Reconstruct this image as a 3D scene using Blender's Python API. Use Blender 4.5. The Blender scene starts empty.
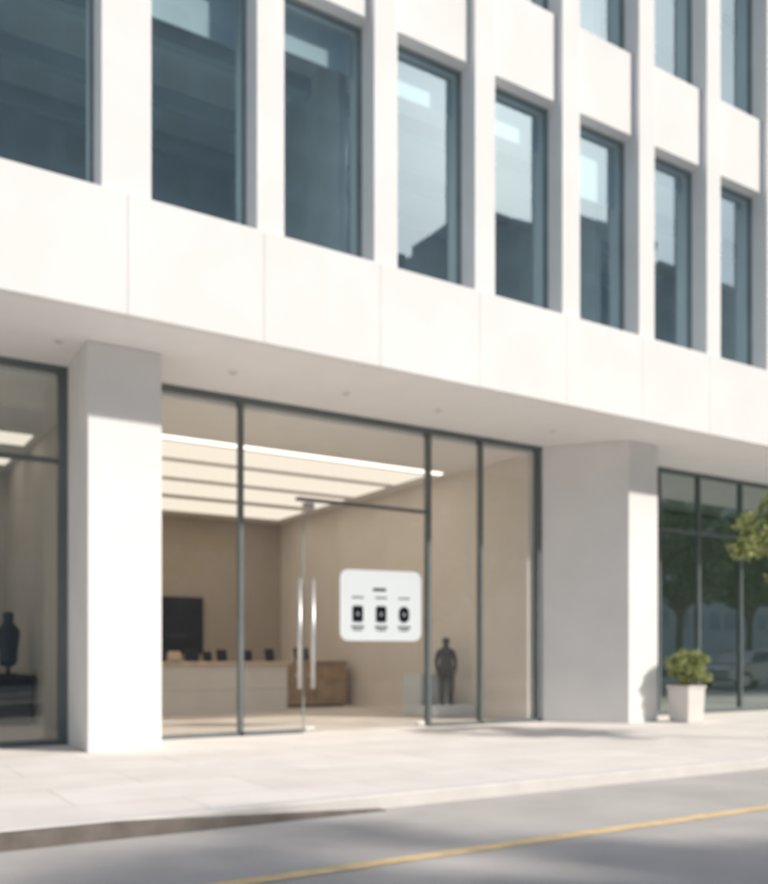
import bpy, bmesh, math, random
from mathutils import Vector, Matrix
random.seed(7)
S = bpy.context.scene
COL = S.collection

# ------------------------------------------------------------ materials
def new_mat(name):
    m = bpy.data.materials.new(name); m.use_nodes = True
    nt = m.node_tree
    for n in list(nt.nodes): nt.nodes.remove(n)
    out = nt.nodes.new('ShaderNodeOutputMaterial')
    try: m.use_transparent_shadow = True
    except Exception: pass
    return m, nt, out
def pbr(name, col, rough=0.6, metal=0.0, var=0.06, scale=2.0, bump=0.0, bscale=60, spec=0.5, col2=None):
    m, nt, out = new_mat(name)
    if rough >= .55 and metal == 0:
        b = nt.nodes.new('ShaderNodeBsdfDiffuse'); cin = 'Color'; b.inputs['Roughness'].default_value = 0
    else:
        b = nt.nodes.new('ShaderNodeBsdfPrincipled'); cin = 'Base Color'
        b.inputs['Roughness'].default_value = rough
        b.inputs['Metallic'].default_value = metal
        b.inputs['Specular IOR Level'].default_value = spec
    tc = nt.nodes.new('ShaderNodeTexCoord')
    nz = nt.nodes.new('ShaderNodeTexNoise'); nz.inputs['Scale'].default_value = scale
    nz.inputs['Detail'].default_value = 3
    nt.links.new(tc.outputs['Object'], nz.inputs['Vector'])
    r = nt.nodes.new('ShaderNodeValToRGB')
    c1 = [max(0, c*(1-var)) for c in col]; c2 = col2 or [min(1, c*(1+var)) for c in col]
    r.color_ramp.elements[0].position = 0.3; r.color_ramp.elements[1].position = 0.7
    r.color_ramp.elements[0].color = (*c1, 1); r.color_ramp.elements[1].color = (*c2, 1)
    nt.links.new(nz.outputs['Fac'], r.inputs['Fac'])
    nt.links.new(r.outputs['Color'], b.inputs[cin])
    if bump > 0:
        n2 = nt.nodes.new('ShaderNodeTexNoise'); n2.inputs['Scale'].default_value = bscale
        n2.inputs['Detail'].default_value = 1
        nt.links.new(tc.outputs['Object'], n2.inputs['Vector'])
        bp = nt.nodes.new('ShaderNodeBump'); bp.inputs['Strength'].default_value = bump
        bp.inputs['Distance'].default_value = 0.01
        nt.links.new(n2.outputs['Fac'], bp.inputs['Height'])
        nt.links.new(bp.outputs['Normal'], b.inputs['Normal'])
    nt.links.new(b.outputs['BSDF'], out.inputs['Surface'])
    return m
def glass(name, tint, base, mult, gcol=(1, 1, 1), ior=1.5):
    m, nt, out = new_mat(name)
    tr = nt.nodes.new('ShaderNodeBsdfTransparent'); tr.inputs['Color'].default_value = (*tint, 1)
    gl = nt.nodes.new('ShaderNodeBsdfGlossy'); gl.inputs['Roughness'].default_value = 0.012
    gl.inputs['Color'].default_value = (*gcol, 1)
    tc = nt.nodes.new('ShaderNodeTexCoord'); nz = nt.nodes.new('ShaderNodeTexNoise')
    nz.inputs['Scale'].default_value = 0.7; nz.inputs['Detail'].default_value = 1
    nt.links.new(tc.outputs['Object'], nz.inputs['Vector'])
    bp = nt.nodes.new('ShaderNodeBump'); bp.inputs['Strength'].default_value = 0.12; bp.inputs['Distance'].default_value = 0.02
    nt.links.new(nz.outputs['Fac'], bp.inputs['Height']); nt.links.new(bp.outputs['Normal'], gl.inputs['Normal'])
    # symmetric Schlick-style reflectance from the facing ratio (works for both sides of the pane)
    lw = nt.nodes.new('ShaderNodeLayerWeight'); lw.inputs['Blend'].default_value = .5
    pw = nt.nodes.new('ShaderNodeMath'); pw.operation = 'POWER'; pw.inputs[1].default_value = 4.0
    nt.links.new(lw.outputs['Facing'], pw.inputs[0])
    ma = nt.nodes.new('ShaderNodeMath'); ma.operation = 'MULTIPLY_ADD'
    ma.inputs[1].default_value = mult; ma.inputs[2].default_value = base; ma.use_clamp = True
    nt.links.new(pw.outputs[0], ma.inputs[0])
    mx = nt.nodes.new('ShaderNodeMixShader')
    nt.links.new(ma.outputs[0], mx.inputs['Fac'])
    nt.links.new(tr.outputs[0], mx.inputs[1]); nt.links.new(gl.outputs[0], mx.inputs[2])
    nt.links.new(mx.outputs[0], out.inputs['Surface'])
    return m
def emis(name, col, st):
    m, nt, out = new_mat(name)
    e = nt.nodes.new('ShaderNodeEmission'); e.inputs['Color'].default_value = (*col, 1); e.inputs['Strength'].default_value = st
    nt.links.new(e.outputs[0], out.inputs['Surface']); return m
def leafmat(name, c1, c2):
    m, nt, out = new_mat(name)
    g = nt.nodes.new('ShaderNodeNewGeometry')
    r = nt.nodes.new('ShaderNodeValToRGB')
    r.color_ramp.elements[0].color = (*c1, 1); r.color_ramp.elements[1].color = (*c2, 1)
    nt.links.new(g.outputs['Random Per Island'], r.inputs['Fac'])
    d = nt.nodes.new('ShaderNodeBsdfDiffuse')
    t = nt.nodes.new('ShaderNodeBsdfTranslucent')
    nt.links.new(r.outputs['Color'], d.inputs['Color']); nt.links.new(r.outputs['Color'], t.inputs['Color'])
    mx = nt.nodes.new('ShaderNodeMixShader'); mx.inputs['Fac'].default_value = 0.4
    nt.links.new(d.outputs[0], mx.inputs[1]); nt.links.new(t.outputs[0], mx.inputs[2])
    nt.links.new(mx.outputs[0], out.inputs['Surface']); return m
def paving(name, col, joint, w, h, var=0.05, msize=0.008):
    m, nt, out = new_mat(name)
    b = nt.nodes.new('ShaderNodeBsdfDiffuse')
    tc = nt.nodes.new('ShaderNodeTexCoord')
    br = nt.nodes.new('ShaderNodeTexBrick')
    br.inputs['Scale'].default_value = 1.0
    br.inputs['Brick Width'].default_value = w; br.inputs['Row Height'].default_value = h
    br.inputs['Mortar Size'].default_value = msize; br.inputs['Mortar Smooth'].default_value = 0.2
    br.inputs['Color1'].default_value = (*[c*(1-var) for c in col], 1)
    br.inputs['Color2'].default_value = (*[min(1, c*(1+var)) for c in col], 1)
    br.inputs['Mortar'].default_value = (*joint, 1)
    nt.links.new(tc.outputs['Object'], br.inputs['Vector'])
    nz = nt.nodes.new('ShaderNodeTexNoise'); nz.inputs['Scale'].default_value = 1.3; nz.inputs['Detail'].default_value = 5
    nt.links.new(tc.outputs['Object'], nz.inputs['Vector'])
    r = nt.nodes.new('ShaderNodeValToRGB'); r.color_ramp.elements[0].position = .3; r.color_ramp.elements[1].position = .7
    r.color_ramp.elements[0].color = (.86, .85, .84, 1); r.color_ramp.elements[1].color = (1, 1, 1, 1)
    nt.links.new(nz.outputs['Fac'], r.inputs['Fac'])
    mx = nt.nodes.new('ShaderNodeMixRGB'); mx.blend_type = 'MULTIPLY'; mx.inputs['Fac'].default_value = 1
    nt.links.new(br.outputs['Color'], mx.inputs['Color1']); nt.links.new(r.outputs['Color'], mx.inputs['Color2'])
    nt.links.new(mx.outputs['Color'], b.inputs['Color'])
    nt.links.new(b.outputs[0], out.inputs['Surface']); return m

M_WHITE = pbr('white_stone', (.835, .825, .81), .55, var=.035, scale=1.0, bump=.12, bscale=40)
M_SOFF = pbr('soffit_white', (.87, .855, .84), .6, var=.02)
M_PIL = pbr('pillar_stone', (.84, .825, .81), .55, var=.035, scale=1.5, bump=.1)
M_FRAME = pbr('dark_frame', (.14, .165, .17), .4, metal=.1, var=.1)
M_FRAMEU = pbr('grey_window_frame', (.27, .305, .315), .4, metal=.1, var=.1)
M_GLASS = glass('store_glass', (.97, .98, .975), .06, .7)
M_GLASS_L = glass('side_bay_glass', (.90, .93, .92), .10, .7, gcol=(.92, 1, 1))
M_GLASS_D = glass('right_bay_glass', (.66, .74, .72), .32, .7, gcol=(.92, 1, .98))
M_GLASS_U = glass('upper_glass', (.80, .92, .955), .19, .6, gcol=(.54, .74, .94))
M_STEEL = pbr('brushed_steel', (.6, .6, .6), .4, metal=.8, var=.03)
M_EDGE = pbr('glass_edge', (.34, .36, .34), .2, var=.03)
M_CEIL = pbr('store_ceiling', (.85, .83, .80), .8, var=.02)
M_WALLB = pbr('beige_wall', (.82, .765, .705), .8, var=.03, scale=1)
M_BROWN = pbr('brown_wall', (.48, .42, .36), .8, var=.05, scale=1)
M_FLOORI = paving('store_floor', (.72, .66, .60), (.56, .50, .44), 1.2, .6)
M_LED = emis('led_light', (1, .92, .80), 2.6)
M_PANEL = emis('luminous_ceiling_panel', (1, .88, .73), 1.06)
M_WOODTOP = pbr('wood_top', (.70, .55, .41), .45, var=.15, scale=6)
M_WOOD = pbr('wood_cabinet', (.42, .31, .22), .5, var=.18, scale=5)
M_CFRONT = pbr('counter_front', (.80, .77, .74), .6, var=.04)
M_BLACK = pbr('black_plastic', (.018, .018, .022), .35, var=.1)
M_DARKG = pbr('dark_grey', (.09, .09, .095), .6, var=.1)
M_SIGN = pbr('sign_white', (.69, .74, .77), .6, var=.01)
M_INK = pbr('sign_ink', (.015, .018, .024), .6, var=.05)
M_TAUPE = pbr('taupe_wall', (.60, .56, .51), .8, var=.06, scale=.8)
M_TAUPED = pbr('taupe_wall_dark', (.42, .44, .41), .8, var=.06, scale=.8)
M_ROOM = pbr('office_wall', (.78, .80, .80), .85, var=.06)
M_BLIND = pbr('roller_blind', (.60, .63, .63), .9, var=.03)
M_ASPH = pbr('asphalt', (.49, .465, .44), .85, var=.09, scale=1.4, bump=.4, bscale=90)
M_GROUND = pbr('ground_mat', (.25, .24, .22), .9, var=.15, scale=.2)
M_SIDE = paving('sidewalk_paving', (.80, .76, .715), (.62, .58, .54), 1.5, .9, var=.03)
M_KERB = pbr('kerb_concrete', (.68, .65, .615), .7, var=.05, scale=4)
M_KERBD = pbr('kerb_dark', (.20, .175, .155), .8, var=.2, scale=6)
M_YEL = pbr('yellow_paint', (.74, .57, .33), .7, var=.14, scale=8)
M_POT = pbr('planter_stone', (.72, .69, .65), .6, var=.04, scale=4, bump=.2)
M_SOIL = pbr('soil', (.04, .03, .02), .95, var=.2)
M_BARK = pbr('bark', (.16, .125, .09), .9, var=.25, scale=9, bump=.5)
M_LEAF = leafmat('leaf_light', (.18, .23, .08), (.56, .59, .30))
M_LEAFD = leafmat('leaf_dark', (.11, .18, .08), (.38, .50, .22))
M_CONC1 = pbr('city_stone', (.62, .66, .67), .8, var=.05, scale=.2)
M_CONC2 = pbr('city_concrete', (.66, .67, .66), .8, var=.05, scale=.2)
M_DWIN = pbr('city_window', (.44, .50, .52), .6, var=.15, scale=.3)
M_CARW = pbr('car_window', (.05, .06, .07), .15, var=.15, scale=.3)
M_CAR = pbr('car_paint', (.45, .48, .52), .25, metal=.5, var=.02)
M_TYRE = pbr('rubber', (.02, .02, .02), .8, var=.1)
M_FIGURE = pbr('figure_grey', (.16, .16, .165), .6, var=.1)

# ------------------------------------------------------------ helpers
def empty(name, loc=(0, 0, 0)):
    e = bpy.data.objects.new(name, None); COL.objects.link(e); e.location = loc
    e.empty_display_size = .2; return e
def mesh(name, v, f, mat, parent=None, loc=None, smooth=False):
    me = bpy.data.meshes.new(name); me.from_pydata(v, [], f); me.update()
    o = bpy.data.objects.new(name, me); COL.objects.link(o)
    me.materials.append(mat)
    if smooth:
        for p in me.polygons: p.use_smooth = True
    if parent: o.parent = parent
    if loc: o.location = loc
    return o
BF = [(0, 3, 2, 1), (4, 5, 6, 7), (0, 1, 5, 4), (1, 2, 6, 5), (2, 3, 7, 6), (3, 0, 4, 7)]
def bv(a, b):
    return [(a[0], a[1], a[2]), (b[0], a[1], a[2]), (b[0], b[1], a[2]), (a[0], b[1], a[2]),
            (a[0], a[1], b[2]), (b[0], a[1], b[2]), (b[0], b[1], b[2]), (a[0], b[1], b[2])]
def bevel(o, w, seg=2):
    m = o.modifiers.new('bevel', 'BEVEL'); m.width = w; m.segments = seg; m.limit_method = 'ANGLE'; return o
def box(name, a, b, mat, parent=None, bev=0):
    o = mesh(name, bv(a, b), BF, mat, parent)
    if bev: bevel(o, bev)
    return o
def boxes(name, lst, mat, parent=None, bev=0):
    v, f = [], []
    for a, b in lst:
        n = len(v); v += bv(a, b); f += [tuple(i+n for i in q) for q in BF]
    o = mesh(name, v, f, mat, parent)
    if bev: bevel(o, bev)
    return o
def prism(name, poly, z0, z1, mat, parent=None, bev=0):
    n = len(poly)
    v = [(x, y, z0) for x, y in poly] + [(x, y, z1) for x, y in poly]
    f = [tuple(reversed(range(n))), tuple(range(n, 2*n))]
    f += [(i, (i+1) % n, (i+1) % n+n, i+n) for i in range(n)]
    o = mesh(name, v, f, mat, parent)
    if bev: bevel(o, bev)
    return o
def cyl(name, p0, p1, r, mat, parent=None, seg=20, r2=None):
    p0, p1 = Vector(p0), Vector(p1); d = p1-p0
    bm = bmesh.new()
    bmesh.ops.create_cone(bm, cap_ends=True, segments=seg, radius1=r, radius2=r if r2 is None else r2, depth=d.length)
    me = bpy.data.meshes.new(name)
    rot = d.to_track_quat('Z', 'Y').to_matrix().to_4x4()
    bmesh.ops.transform(bm, matrix=Matrix.Translation((p0+p1)/2) @ rot, verts=bm.verts)
    bm.to_mesh(me); bm.free(); me.materials.append(mat)
    for p in me.polygons: p.use_smooth = len(p.vertices) == 4
    o = bpy.data.objects.new(name, me); COL.objects.link(o)
    if parent: o.parent = parent
    return o
def plane_y(name, x0, x1, z0, z1, y, mat, parent):
    return mesh(name, [(x0, y, z0), (x1, y, z0), (x1, y, z1), (x0, y, z1)], [(0, 1, 2, 3)], mat, parent)

# ------------------------------------------------------------ ground
mesh('ground', [(-1500, -1500, -.13), (1500, -1500, -.13), (1500, 1500, -.13), (-1500, 1500, -.13)], [(0, 1, 2, 3)], M_GROUND)
KY = 5.60
mesh('road', [(-300, -4, -.1), (300, -4, -.1), (300, KY+.05, -.1), (-300, KY+.05, -.1)], [(0, 1, 2, 3)], M_ASPH)
box('sidewalk', (-60, KY+.15, -.125), (90, 40, 0), M_SIDE)
box('far_sidewalk', (-60, -12, -.125), (120, -4, 0), M_SIDE)
box('kerb', (-60, KY, -.12), (90, KY+.148, .003), M_KERB, bev=.015)
mesh('yellow_road_line', [(-200, 4.05, -.096), (200, 4.05, -.096), (200, 4.17, -.096), (-200, 4.17, -.096)], [(0, 1, 2, 3)], M_YEL)
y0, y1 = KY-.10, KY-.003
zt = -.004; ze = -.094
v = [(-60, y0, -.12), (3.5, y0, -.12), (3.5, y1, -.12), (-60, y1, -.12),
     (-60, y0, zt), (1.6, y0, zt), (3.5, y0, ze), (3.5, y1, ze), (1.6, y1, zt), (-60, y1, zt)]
mesh('dark_kerb_strip', v, [(0, 3, 2, 1), (0, 1, 6, 5, 4), (1, 2, 7, 6), (3, 9, 8, 7, 2), (0, 4, 9, 3), (4, 5, 8, 9), (5, 6, 7, 8)], M_KERBD)  # dark wedge in front of the pale kerb, tapering off along the road

# ------------------------------------------------------------ office building
B = empty('office_building')
XL, XR = -13.0, 34.0
SZ = 4.40
pan = []; x = 2.61-1.47*11
while x < XR:
    pan.append(((x+.002, 8.86, SZ), (x+1.468, 8.98, 5.60))); x += 1.47
XL2 = 2.61-1.47*11; XR2 = x
boxes('fascia_panels', pan, M_WHITE, B, bev=.004)
box('fascia_core', (XL2, 8.99, SZ+.03), (XR2, 9.6, 5.52), M_WHITE, B)
box('soffit', (XL2, 8.985, SZ+.004), (XR2, 10.97, SZ+.028), M_SOFF, B)
box('first_slab', (XL2, 9.61, SZ+.04), (XR2, 24, 5.4), M_ROOM, B)
bevel(prism('entrance_pillar', [(2.46, 9.81), (3.27, 9.81), (3.27, 11.0), (2.50, 11.0)], 0, SZ+.002, M_PIL, B), .01)
bevel(prism('side_pillar', [(9.87, 10.86), (10.72, 9.81), (11.38, 9.81), (11.38, 11.2), (9.87, 11.2)], 0, SZ+.002, M_PIL, B), .01)
for i, px in enumerate((19.2, 27.0, -5.4)):
    box('pillar_%d' % i, (px, 9.81, 0), (px+.8, 11.1, SZ+.002), M_PIL, B, bev=.01)
for i, (dx) in enumerate((4.2, 5.75, 7.2, 2.2, 9.3)):
    cyl('downlight_ring_%d' % i, (dx, 10.0, SZ-.008), (dx, 10.0, SZ+.003), .075, M_SOFF, B)
    cyl('downlight_lens_%d' % i, (dx, 10.0, SZ-.011), (dx, 10.0, SZ-.0085), .04, M_TAUPE, B)
pil = []; PIL = []
k = -10
while True:
    xr = 2.87+1.485*k
    if xr > XR2-.1: break
    w = .50 if k == 0 else .33
    pil.append(((xr-w, 8.93, 5.585), (xr, 9.5, 18.4))); PIL.append((xr-w, xr)); k += 1
boxes('pilasters', pil, M_WHITE, B, bev=.008)
F0 = 5.585; PH = 4.1; WH = 2.93
GU = 9.24
spn = []
for fl in range(3):
    z0 = F0+PH*fl+WH; z1 = F0+PH*(fl+1)
    if fl == 2: z1 = 18.2
    for a, b in zip(PIL[:-1], PIL[1:]):
        spn.append(((a[1], 9.02, z0), (b[0], 9.48, z1)))
boxes('spandrels', spn, M_WHITE, B)
box('sill_course', (XL2, 8.90, 5.525), (XR2, 9.6, 5.58), M_WHITE, B)
gl, fr, bl = [], [], []
for fl in range(3):
    z0 = F0+PH*fl; z1 = z0+WH
    for a, b in zip(PIL[:-1], PIL[1:]):
        x0, x1 = a[1], b[0]; t = .03; yy0, yy1 = GU-.035, GU+.035
        fr += [((x0, yy0, z0), (x0+t, yy1, z1)), ((x1-t, yy0, z0), (x1, yy1, z1)),
               ((x0+t, yy0, z0), (x1-t, yy1, z0+t)), ((x0+t, yy0, z1-t), (x1-t, yy1, z1))]
        gl.append((x0+t, x1-t, z0+t, z1-t))
        d = random.choice([.12, .25, .5, .9])
        if x0 < 6 and fl == 0: d = random.choice([.5, .7])
        bl.append(((x0+.04, 9.38, z1-d), (x1-.04, 9.39, z1-.005)))
boxes('window_frames', fr, M_FRAMEU, B)
boxes('roller_blinds', bl, M_BLIND, B)
v, f = [], []
for (a, b, c, d) in gl:
    n = len(v); v += [(a, GU, c), (b, GU, c), (b, GU, d), (a, GU, d)]; f.append((n, n+1, n+2, n+3))
mesh('upper_window_glass', v, f, M_GLASS_U, B)
for fl in range(3):
    zf, zc = F0+PH*fl-.15, F0+PH*fl+WH+.1
    box('floor_slab_%d' % fl, (XL2, 9.6, zc), (XR2, 24, F0+PH*(fl+1)-.15), M_ROOM, B)
    box('office_back_wall_%d' % fl, (XL2+.1, 13.2, zf), (XR2-.1, 13.4, zc), M_ROOM, B)
    boxes('office_partitions_%d' % fl, [((xx, 9.75, zf), (xx+.12, 13.2, zc)) for xx in (-8.2, -3.6, 1.02, 5.5, 9.92, 14.4, 18.9, 23.3, 27.8)], M_ROOM, B)
    boxes('ceiling_beams_%d' % fl, [((XL2+.2, yy, zc-.22), (XR2-.2, yy+.14, zc-.002)) for yy in (10.5, 11.7, 12.7)], M_BLIND, B)
box('roof_slab', (XL2, 9.49, 18.2), (XR2, 24, 18.4), M_WHITE, B)
box('end_wall_a', (XL2-.3, 8.9, 0), (XL2-.005, 24, 18.4), M_WHITE, B)
box('end_wall_b', (XR2+.005, 8.9, 0), (XR2+.3, 24, 18.4), M_WHITE, B)
box('rear_wall', (XL2, 24.01, 0), (XR2, 24.3, 18.4), M_WHITE, B)

# --- main storefront
GY = 10.90
def fbox(lst, x0, x1, z0, z1, y0=GY-.05, y1=GY+.05): lst.append(((x0, y0, z0), (x1, y1, z1)))
fr = []
fbox(fr, 3.27, 9.87, 4.34, 4.403, GY-.052, GY+.052)
fbox(fr, 3.27, 5.57, .001, .05); fbox(fr, 7.70, 9.87, .001, .05)
for xm, w in ((4.68, .055), (7.66, .06), (8.64, .045), (9.82, .08)):
    fbox(fr, xm-w/2, xm+w/2, .0, 4.34)
fbox(fr, 5.50, 7.63, 3.145, 3.185, GY-.045, GY+.045)
boxes('store_frame', fr, M_FRAME, B)
gz = [(3.27, 4.6525, .05, 4.34), (4.7075, 5.58, .05, 4.34), (5.58, 7.63, 3.185, 4.34), (7.69, 8.6175, .05, 4.34), (8.6625, 9.78, .05, 4.34), (5.62, 7.61, .012, 3.12)]
v, f = [], []
for (a, b, c, d) in gz:
    n = len(v); v += [(a, GY, c), (b, GY, c), (b, GY, d), (a, GY, d)]; f.append((n, n+1, n+2, n+3))
mesh('store_glazing', v, f, M_GLASS, B)
boxes('door_glass_edge', [((5.603, GY-.006, .012), (5.613, GY+.006, 3.12)), ((5.582, GY-.006, .06), (5.588, GY+.006, 3.13))], M_EDGE, B)
boxes('door_patch_fitting', [((5.62, GY-.02, .01), (5.76, GY+.02, .07)), ((5.62, GY-.02, 3.06), (5.76, GY+.02, 3.125)), ((7.46, GY-.02, .01), (7.60, GY+.02, .07))], M_STEEL, B, bev=.004)
for i, hx in enumerate((5.49, 5.69)):
    cyl('door_handle_%d' % i, (hx, GY-.10, .60), (hx, GY-.10, 2.08), .032, M_STEEL, B)
    for hz in (.78, 1.92):
        cyl('handle_standoff_%d_%d' % (i, int(hz*100)), (hx, GY-.10, hz), (hx, GY+.01, hz), .014, M_STEEL, B)
# --- store interior
box('store_floor', (3.05, GY-.04, .001), (9.87, 20, .012), M_FLOORI, B)
box('store_ceiling', (3.0, GY+.06, 4.28), (9.86, 20.1, 4.38), M_CEIL, B)
box('store_back_wall', (3.0, 20.0, .0), (9.86, 20.15, 4.28), M_BROWN, B)
box('store_side_wall', (9.66, GY+.06, 0), (9.862, 20.0, 4.28), M_WALLB, B)
box('store_party_wall', (2.9, 11.02, 0), (3.02, 20.0, 4.38), M_WALLB, B)
boxes('ceiling_light_strips', [((3.3, 12.85, 4.255), (9.35, 12.95, 4.276))], M_LED, B)
boxes('ceiling_light_panels', [((3.3, yy, 4.262), (9.2, yy+w, 4.277)) for yy, w in ((13.15, 1.0), (14.5, 1.15), (16.05, 1.25), (17.8, 1.4))], M_PANEL, B)
# --- left bay
fr = []
fbox(fr, XL2, 2.495, 4.34, 4.403); fbox(fr, -4.6, 2.40, .001, .06)
for xm, w in ((2.445, .10), (.35, .06), (-1.9, .06), (-4.4, .06)): fbox(fr, xm-w/2, xm+w/2, .0, 4.34)
fbox(fr, -4.4, 2.395, 3.28, 3.33, GY-.045, GY+.045)
boxes('side_window_frame', fr, M_FRAME, B)
plane_y('side_window_glass', -4.6, 2.395, .06, 4.34, GY, M_GLASS_L, B)
box('side_room_floor', (-12, GY+.06, .001), (2.9, 19, .012), M_TAUPE, B)
box('side_room_wall', (-12, 17.0, .0), (2.89, 17.2, 4.38), M_TAUPE, B)
box('side_room_party_wall', (2.84, 11.05, .0125), (2.895, 17.0, 4.28), M_TAUPE, B)
box('side_room_ceiling', (-12, GY+.06, 4.28), (2.89, 17.0, 4.38), M_CEIL, B)
boxes('side_room_lights', [((-3, 13.9, 4.262), (2.7, 14.6, 4.277)), ((-3, 15.3, 4.262), (2.7, 16.2, 4.277))], M_PANEL, B)
# --- right bay
fr = []
fbox(fr, 11.39, 19.19, 4.34, 4.403); fbox(fr, 11.39, 19.19, .001, .08)
for xm in (12.65, 13.72, 14.94, 16.1, 17.3, 18.5): fbox(fr, xm-.025, xm+.025, .08, 4.34)
fbox(fr, 11.39, 19.19, 3.28, 3.33, GY-.045, GY+.045)
boxes('right_window_frame', fr, M_FRAME, B)
plane_y('right_window_glass', 11.38, 19.2, .08, 4.34, GY, M_GLASS_D, B)
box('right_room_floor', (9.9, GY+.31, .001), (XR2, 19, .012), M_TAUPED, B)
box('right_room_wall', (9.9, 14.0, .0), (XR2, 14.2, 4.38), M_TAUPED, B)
plane_y('far_window_glass', 20.0, 27.0, .0, 4.4, GY, M_GLASS_D, B)
box('far_window_wall', (27.8, GY, 0), (XR2, GY+.2, 4.4), M_WHITE, B)

# ------------------------------------------------------------ store furniture
C = empty('display_counter')
box('counter_body', (3.6, 15.35, .0125), (7.55, 16.05, .88), M_CFRONT, C, bev=.01)
box('counter_top', (3.55, 15.30, .882), (7.62, 16.10, .95), M_WOODTOP, C, bev=.008)
boxes('counter_grooves', [((3.62, 15.345, .44), (7.53, 15.349, .45))], M_TAUPE, C)
C = empty('wood_cabinet')
box('cabinet_body', (7.95, 16.4, .06), (9.45, 17.0, .92), M_WOOD, C, bev=.008)
box('cabinet_top', (7.92, 16.37, .922), (9.48, 17.03, .96), M_WOOD, C, bev=.006)
box('cabinet_plinth', (8.0, 16.45, .0125), (9.4, 16.95, .058), M_DARKG, C)
boxes('cabinet_door_gap', [((8.70, 16.395, .1), (8.71, 16.398, .88))], M_DARKG, C)
def device(x, y, z, w, h, mat, name='display_device'):
    e = empty(name, (x, y, z))
    o = box('screen', (-w/2, -.008, .02), (w/2, .008, h), mat, e, bev=.004); o.rotation_euler = (math.radians(-14), 0, 0)
    box('stand', (-w*.3, -.04, .0), (w*.3, .07, .014), M_DARKG, e, bev=.003)
    box('stem', (-.012, .02, .013), (.012, .035, h*.5), M_DARKG, e)
for ux, w, h, mt in ((5.20, .20, .26, M_BLACK), (5.46, .24, .19, M_WOODTOP), (5.78, .27, .24, M_BLACK), (6.08, .17, .19, M_BLACK), (6.36, .20, .23, M_BLACK), (6.85, .23, .22, M_BLACK), (7.33, .19, .25, M_BLACK)):
    device(ux, 15.65, .951, w, h, mt)
device(8.55, 16.7, .961, .34, .28, M_BLACK)
T = empty('wall_screen')
box('screen_panel', (6.45, 19.90, 1.12), (7.62, 19.96, 2.42), M_BLACK, T, bev=.01)
box('screen_mount', (6.8, 19.961, 1.5), (7.2, 19.999, 2.0), M_DARKG, T)
boxes('screen_label', [((6.75, 19.893, 1.5), (7.25, 19.897, 1.56))], M_DARKG, T)
T = empty('display_table')
box('table_top', (-.4, 14.2, .70), (2.80, 15.0, .76), M_DARKG, T, bev=.006)
box('table_body', (-.3, 14.3, .0125), (2.74, 14.9, .698), M_DARKG, T, bev=.006)

# ------------------------------------------------------------ figure and bust
def skin_fig(name, verts, edges, parent, mat, root=0, sub=2):
    me = bpy.data.meshes.new(name); me.from_pydata([Vector(p[:3]) for p in verts], edges, [])
    o = bpy.data.objects.new(name, me); COL.objects.link(o)
    o.modifiers.new('skin', 'SKIN'); 
    for i, p in enumerate(verts):
        sv = me.skin_vertices[0].data[i]; sv.radius = (p[3], p[4] if len(p) > 4 else p[3]); sv.use_root = (i == root)
    s = o.modifiers.new('sub', 'SUBSURF'); s.levels = sub; s.render_levels = sub
    me.materials.append(mat); o.parent = parent
    o.modifiers['skin'].use_smooth_shade = True
    return o
def stand_in_figure(name, loc, H, rot, mat):
    e = empty(name, loc); e.rotation_euler = (0, 0, rot); s = H/1.75; e.scale = (s*1.08, s*1.08, s)
    V = [(0, 0, .95, .17, .13), (0, 0, 1.12, .14, .12), (0, 0, 1.30, .17, .13), (0, 0, 1.40, .12, .10), (0, 0, 1.48, .055, .055),
         (0, -.01, 1.56, .085, .09), (0, -.015, 1.65, .105, .12), (0, -.01, 1.72, .08, .09),
         (-.09, 0, .82, .11, .12), (-.095, 0, .50, .08, .09), (-.095, .02, .12, .055, .06), (-.10, -.11, .035, .05, .035),
         (.09, 0, .82, .11, .12), (.105, -.05, .50, .08, .09), (.11, .02, .12, .055, .06), (.125, -.11, .035, .05, .035),
         (-.18, 0, 1.34, .065, .07), (-.225, .02, 1.12, .052, .055), (-.215, -.05, .86, .038, .038),
         (.18, 0, 1.34, .065, .07), (.225, .02, 1.12, .052, .055), (.215, -.05, .86, .038, .038)]
    E = [(0, 1), (1, 2), (2, 3), (3, 4), (4, 5), (5, 6), (6, 7), (0, 8), (8, 9), (9, 10), (10, 11), (0, 12), (12, 13), (13, 14), (14, 15),
         (3, 16), (16, 17), (17, 18), (3, 19), (19, 20), (20, 21)]
    skin_fig('body', V, E, e, mat)
    for sx in (-1, 1):
        for k in range(4):
            y = -.085+.022*k
            skin_fig('finger_%d_%d' % (sx, k), [(sx*.215, y+.01, .85, .011), (sx*.217, y, .80, .009), (sx*.21, y-.012, .762-.004*abs(k-1.5), .008)], [(0, 1), (1, 2)], e, mat, sub=1)
        skin_fig('thumb_%d' % sx, [(sx*.21, -.07, .86, .013), (sx*.20, -.11, .83, .011), (sx*.20, -.12, .795, .009)], [(0, 1), (1, 2)], e, mat, sub=1)
    return e
P = empty('display_plinth')
box('plinth_block', (8.75, 12.2, .0125), (9.6, 12.9, .20), M_SIGN, P, bev=.01)
box('plinth_back_block', (8.95, 12.95, .0125), (9.62, 13.5, .74), M_SIGN, P, bev=.01)
stand_in_figure('stand_in_figure', (9.20, 12.55, .195), 1.2, math.radians(-25), M_FIGURE)  # solid figure standing in for a person's faint reflection in the glass
e = empty('display_bust', (2.48, 14.6, .76))
skin_fig('torso', [(0, 0, .10, .15, .12), (0, 0, .30, .14, .11), (0, 0, .54, .19, .13), (0, 0, .68, .13, .10), (0, 0, .78, .065, .065), (0, 0, .88, .095, .105), (0, 0, .97, .085, .095), (-.18, 0, .62, .08, .08), (.18, 0, .62, .08, .08)],
         [(0, 1), (1, 2), (2, 3), (3, 4), (4, 5), (5, 6), (3, 7), (3, 8)], e, M_BLACK)
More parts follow.
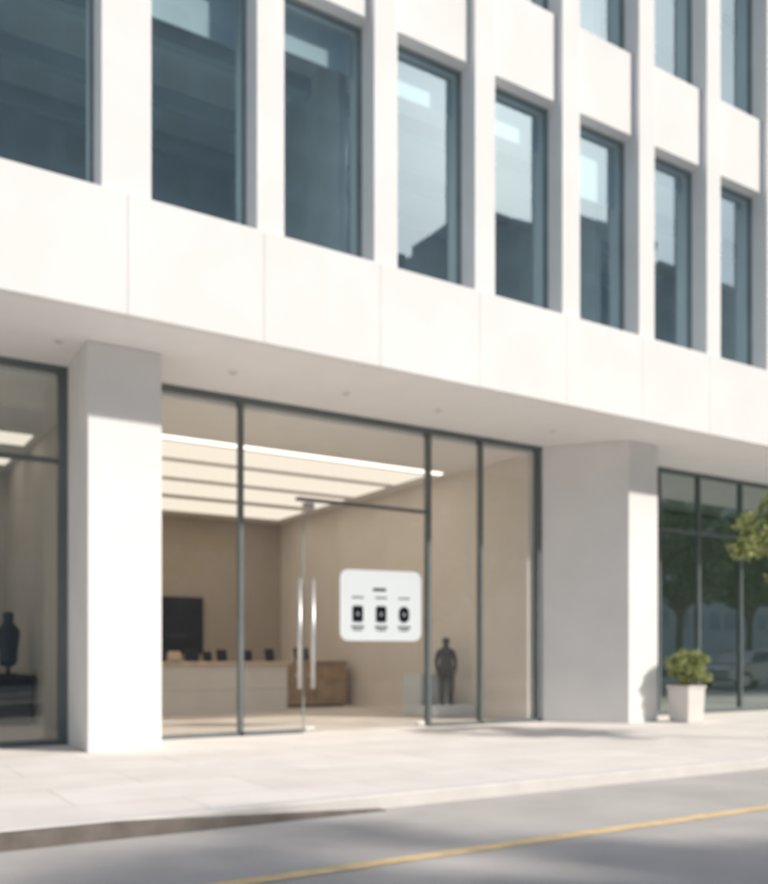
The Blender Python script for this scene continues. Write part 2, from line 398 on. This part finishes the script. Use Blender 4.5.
cyl('bust_stand', (0, 0, 0), (0, 0, .14), .03, M_BLACK, e); cyl('bust_base', (0, 0, 0), (0, 0, .02), .14, M_BLACK, e)

# ------------------------------------------------------------ sign on the door glass
def rrect(w, h, r, n=8):
    pts = []
    for cx, cy, a0 in ((w/2-r, h/2-r, 0), (-w/2+r, h/2-r, 90), (-w/2+r, -h/2+r, 180), (w/2-r, -h/2+r, 270)):
        for i in range(n+1):
            a = math.radians(a0+90*i/n); pts.append((cx+r*math.cos(a), cy+r*math.sin(a)))
    return pts
def flat(name, pts, y0, y1, mat, par):
    n = len(pts); v = [(p[0], y0, p[1]) for p in pts]+[(p[0], y1, p[1]) for p in pts]
    f = [tuple(range(n)), tuple(reversed(range(n, 2*n)))]+[(i, i+n, (i+1) % n+n, (i+1) % n) for i in range(n)]
    return mesh(name, v, f, mat, par)
yaw = -math.radians(90-57.69)
SG = empty('information_sign', (6.75, 10.74, 1.75)); SG.rotation_euler = (0, 0, -math.radians(9))
flat('sign_panel', rrect(1.24, .99, .12), 0, .025, M_SIGN, SG)
def bar(cx, cz, w, h, r=None):
    flat('print', [(p[0]+cx, p[1]+cz) for p in rrect(w, h, r or min(w, h)*.3, 4)], -.004, -.001, M_INK, SG)
bar(-.03, .225, .20, .040)
for i, cx in enumerate((-.36, -.005, .35)):
    for j in range(3): bar(cx-.06+.06*j, .11, .048, .024)
    bar(cx, -.12, .16, .23, .03 if i < 2 else .078)
    flat('glyph', [(p[0]+cx, p[1]-.12) for p in (rrect(.02, .04, .008, 4))], -.007, -.005, M_SIGN, SG)
    for j in range(4): bar(cx-.075+.05*j, -.30, .044, .03)
    bar(cx, -.345, .14, .018)
for sx, ln in ((-.5, .065), (.5, .225)):
    for sz in (-.38, .38):
        cyl('standoff_pin', (sx, .02, sz), (sx, ln, sz), .012, M_STEEL, SG, seg=10)

# ------------------------------------------------------------ planter & foliage
def leaves(name, blobs, n, size, mat, parent, seed=1, up=.3):
    rnd = random.Random(seed); v, f = [], []
    for _ in range(n):
        c, r, fl = rnd.choice(blobs)
        d = Vector((rnd.gauss(0, 1), rnd.gauss(0, 1), rnd.gauss(0, 1))); d.normalize()
        p = Vector(c)+Vector((d.x*r, d.y*r, d.z*r*fl))*(rnd.random()**.4)
        nrm = Vector((rnd.gauss(0, 1), rnd.gauss(0, 1), rnd.gauss(0, 1)+up))+d*.6; nrm.normalize()
        t = nrm.orthogonal().normalized(); t.rotate(Matrix.Rotation(rnd.random()*6.28, 3, nrm)); bt = nrm.cross(t)
        s = size*rnd.uniform(.6, 1.3); k = len(v)
        v += [p-t*s, p-t*s*.2+bt*s*.45, p+t*s, p-t*s*.2-bt*s*.45]; f.append((k, k+1, k+2, k+3))
    return mesh(name, v, f, mat, parent)
PL = empty('potted_plant', (11.68, 9.50, 0))
def frus(name, a0, a1, z0, z1, mat, par, bev=0):
    v = [(-a0, -a0, z0), (a0, -a0, z0), (a0, a0, z0), (-a0, a0, z0), (-a1, -a1, z1), (a1, -a1, z1), (a1, a1, z1), (-a1, a1, z1)]
    o = mesh(name, v, BF, mat, par)
    if bev: bevel(o, bev)
    return o
frus('planter_wall', .185, .205, .0, .54, M_POT, PL, .015)
boxes('planter_rim', [((-.215, -.215, .541), (.215, -.175, .58)), ((-.215, .175, .541), (.215, .215, .58)), ((-.215, -.175, .541), (-.175, .175, .58)), ((.175, -.175, .541), (.215, .175, .58))], M_POT, PL)
mesh('soil', [(-.174, -.174, .555), (.174, -.174, .555), (.174, .174, .555), (-.174, .174, .555)], [(0, 1, 2, 3)], M_SOIL, PL)
rnd = random.Random(3); bl = []
for i in range(36):
    a = rnd.random()*6.28; r = rnd.random()**.6*.28; bl.append(((math.cos(a)*r, math.sin(a)*r, .68+rnd.random()*.46*(1-r*1.2)), .12, .85))
leaves('shrub_leaves', bl, 3400, .038, M_LEAF, PL, 5)
for i in range(7):
    a = i*.9; cyl('shrub_stem_%d' % i, (math.cos(a)*.04, math.sin(a)*.04, .55), (math.cos(a)*.16, math.sin(a)*.16, .9), .008, M_BARK, PL, 6, .003)

def tree(name, loc, H, trunk_h, R, hh, nl, lsize, mat, seed, tr=.09, ncl=45, cs=(.14, .27)):
    rnd = random.Random(seed); e = empty(name, loc)
    V = [(0, 0, 0, tr*1.2), (0.02, 0, trunk_h*.5, tr), (0, .03, trunk_h, tr*.85), (.03, 0, H*.75, tr*.4), (0, 0, H*.92, tr*.15)]
    E = [(0, 1), (1, 2), (2, 3), (3, 4)]; cz = H-hh
    blobs = []
    for i in range(ncl):
        d = Vector((rnd.gauss(0, 1), rnd.gauss(0, 1), rnd.gauss(0, 1))).normalized()*(rnd.random()**.33)*.85
        blobs.append(((d.x*R, d.y*R, cz+d.z*hh), R*rnd.uniform(*cs), .75))
    for b in blobs[::3]:
        c = Vector(b[0]); p = 2 if c.z < H*.7 else 3; m = Vector(V[p][:3]).lerp(c, .5)+Vector((0, 0, -.05*R))
        n = len(V); V += [(m.x, m.y, m.z, tr*.32), (c.x, c.y, c.z, tr*.1)]; E += [(p, n), (n, n+1)]
    skin_fig('trunk', V, E, e, M_BARK, sub=1)
    leaves('foliage', blobs, nl, lsize, mat, e, seed+1)
    return e
tree('street_tree', (10.66, 6.35, 0), 3.2, 1.7, 1.50, .70, 3600, .065, M_LEAF, 11, tr=.05, ncl=48, cs=(.08, .17))
big = tree('plane_tree', (8.6, -4.6, 0), 8.0, 2.8, 2.7, 2.7, 8000, .14, M_LEAFD, 21, tr=.14, ncl=60)
def inst(src, loc, rz, s):
    e = empty(src.name.split('.')[0], loc); e.rotation_euler = (0, 0, rz); e.scale = (s, s, s)
    for c in src.children:
        o = c.copy(); COL.objects.link(o); o.parent = e
for i, (x, y, s) in enumerate(((21.5, -5.3, 1.1), (27, -4.8, .95), (32.5, -5, 1.1), (38, -5.5, 1.05), (44, -5, 1.1), (51, -5, 1.15))):
    inst(big, (x, y, 0), i*1.7+.5, s)

# ------------------------------------------------------------ city blocks across the street
def tower(name, x0, x1, y0, y1, H, mat, fh=3.6, bw=3.0):
    e = empty(name)
    box('walls', (x0, y0, 0), (x1, y1, H), mat, e)
    wn = []; z = 4.5
    while z+2.2 < H:
        x = x0+1
        while x+bw-1 < x1:
            wn.append(((x, y1+.001, z), (x+bw-1.1, y1+.06, z+2.1))); x += bw
        z += fh
    boxes('windows', wn, M_DWIN, e)
    boxes('cornice', [((x0-.3, y1-1, H+.002), (x1+.3, y1+.5, H+.8))], mat, e)
    boxes('rooftop_plant_room', [((x0+(x1-x0)*.3, y0+3, H+.002), (x0+(x1-x0)*.6, y1-3, H+3))], mat, e)
tower('city_tower', -30, 38.5, -70, -48, 62, M_CONC1, 4.0, 3.4)
tower('city_block', 39.5, 44, -66, -48.5, 36, M_CONC2)
tower('city_block.001', 44.5, 52, -66, -48, 33, M_CONC1)
tower('city_block.002', 52.5, 61, -66, -49, 43, M_CONC2)
tower('city_block.003', 62, 76, -70, -48, 45, M_CONC1)
tower('city_block.004', 77, 120, -70, -48, 43, M_CONC2)

# ------------------------------------------------------------ parked car (seen in reflection)
CR = empty('parked_car', (29.5, 0.6, -.1))
prof = [(-2.2, .35), (-2.22, .7), (-2.0, .86), (-1.2, .95), (-.6, 1.38), (.8, 1.42), (1.6, 1.02), (2.15, .9), (2.2, .4), (1.85, .3), (-1.9, .3)]
n = len(prof)
v = [(x, -.86 if z < 1.1 else -.68, z) for x, z in prof]+[(x, .86 if z < 1.1 else .68, z) for x, z in prof]
o = mesh('body', v, [tuple(range(n)), tuple(reversed(range(n, 2*n)))]+[(i, i+n, (i+1) % n+n, (i+1) % n) for i in range(n)], M_CAR, CR); bevel(o, .06, 3)
for s in (-1, 1):
    mesh('side_windows', [(-1.05, s*.875, .98), (1.35, s*.875, 1.0), (.75, s*.74, 1.34), (-.55, s*.74, 1.33)], [(0, 1, 2, 3)], M_CARW, CR)
    for xx in (-1.35, 1.35):
        cyl('wheel', (xx, s*.68, .32), (xx, s*.90, .32), .32, M_TYRE, CR, 28); cyl('hub', (xx, s*.89, .32), (xx, s*.915, .32), .2, M_STEEL, CR, 20)

# ------------------------------------------------------------ light
EL, AZ = math.radians(33), math.radians(40)
sv = Vector((math.sin(AZ)*math.cos(EL), -math.cos(AZ)*math.cos(EL), math.sin(EL)))
L = bpy.data.lights.new('sun', 'SUN'); L.energy = 4.1; L.angle = math.radians(2.0); L.color = (1, .935, .86)
lo = bpy.data.objects.new('sun', L); COL.objects.link(lo); lo.rotation_euler = sv.to_track_quat('Z', 'Y').to_euler(); lo.location = (10, -10, 30)
W = bpy.data.worlds.new('World'); S.world = W; W.use_nodes = True
nt = W.node_tree; bg = nt.nodes['Background']
sk = nt.nodes.new('ShaderNodeTexSky'); sk.sky_type = 'NISHITA'; sk.sun_disc = False
sk.sun_elevation = EL; sk.sun_rotation = math.atan2(sv.x, sv.y); sk.dust_density = 2.0; sk.air_density = 1.2; sk.ozone_density = 1.0
nt.links.new(sk.outputs[0], bg.inputs['Color']); bg.inputs['Strength'].default_value = .15

# ------------------------------------------------------------ camera
cd = bpy.data.cameras.new('camera'); cam = bpy.data.objects.new('camera', cd); COL.objects.link(cam); S.camera = cam
cam.location = (0, 0, 1.0); cam.rotation_euler = (math.radians(90), 0, yaw)
cd.sensor_fit = 'VERTICAL'; cd.sensor_height = 24; cd.lens = 24*900/884
cd.shift_y = 217/884; cd.clip_end = 4000; cd.clip_start = .05
cd.dof.use_dof = True; cd.dof.focus_distance = 1.2; cd.dof.aperture_fstop = 3.3
S.view_settings.view_transform = 'Standard'; S.view_settings.look = 'None'; S.view_settings.exposure = 0
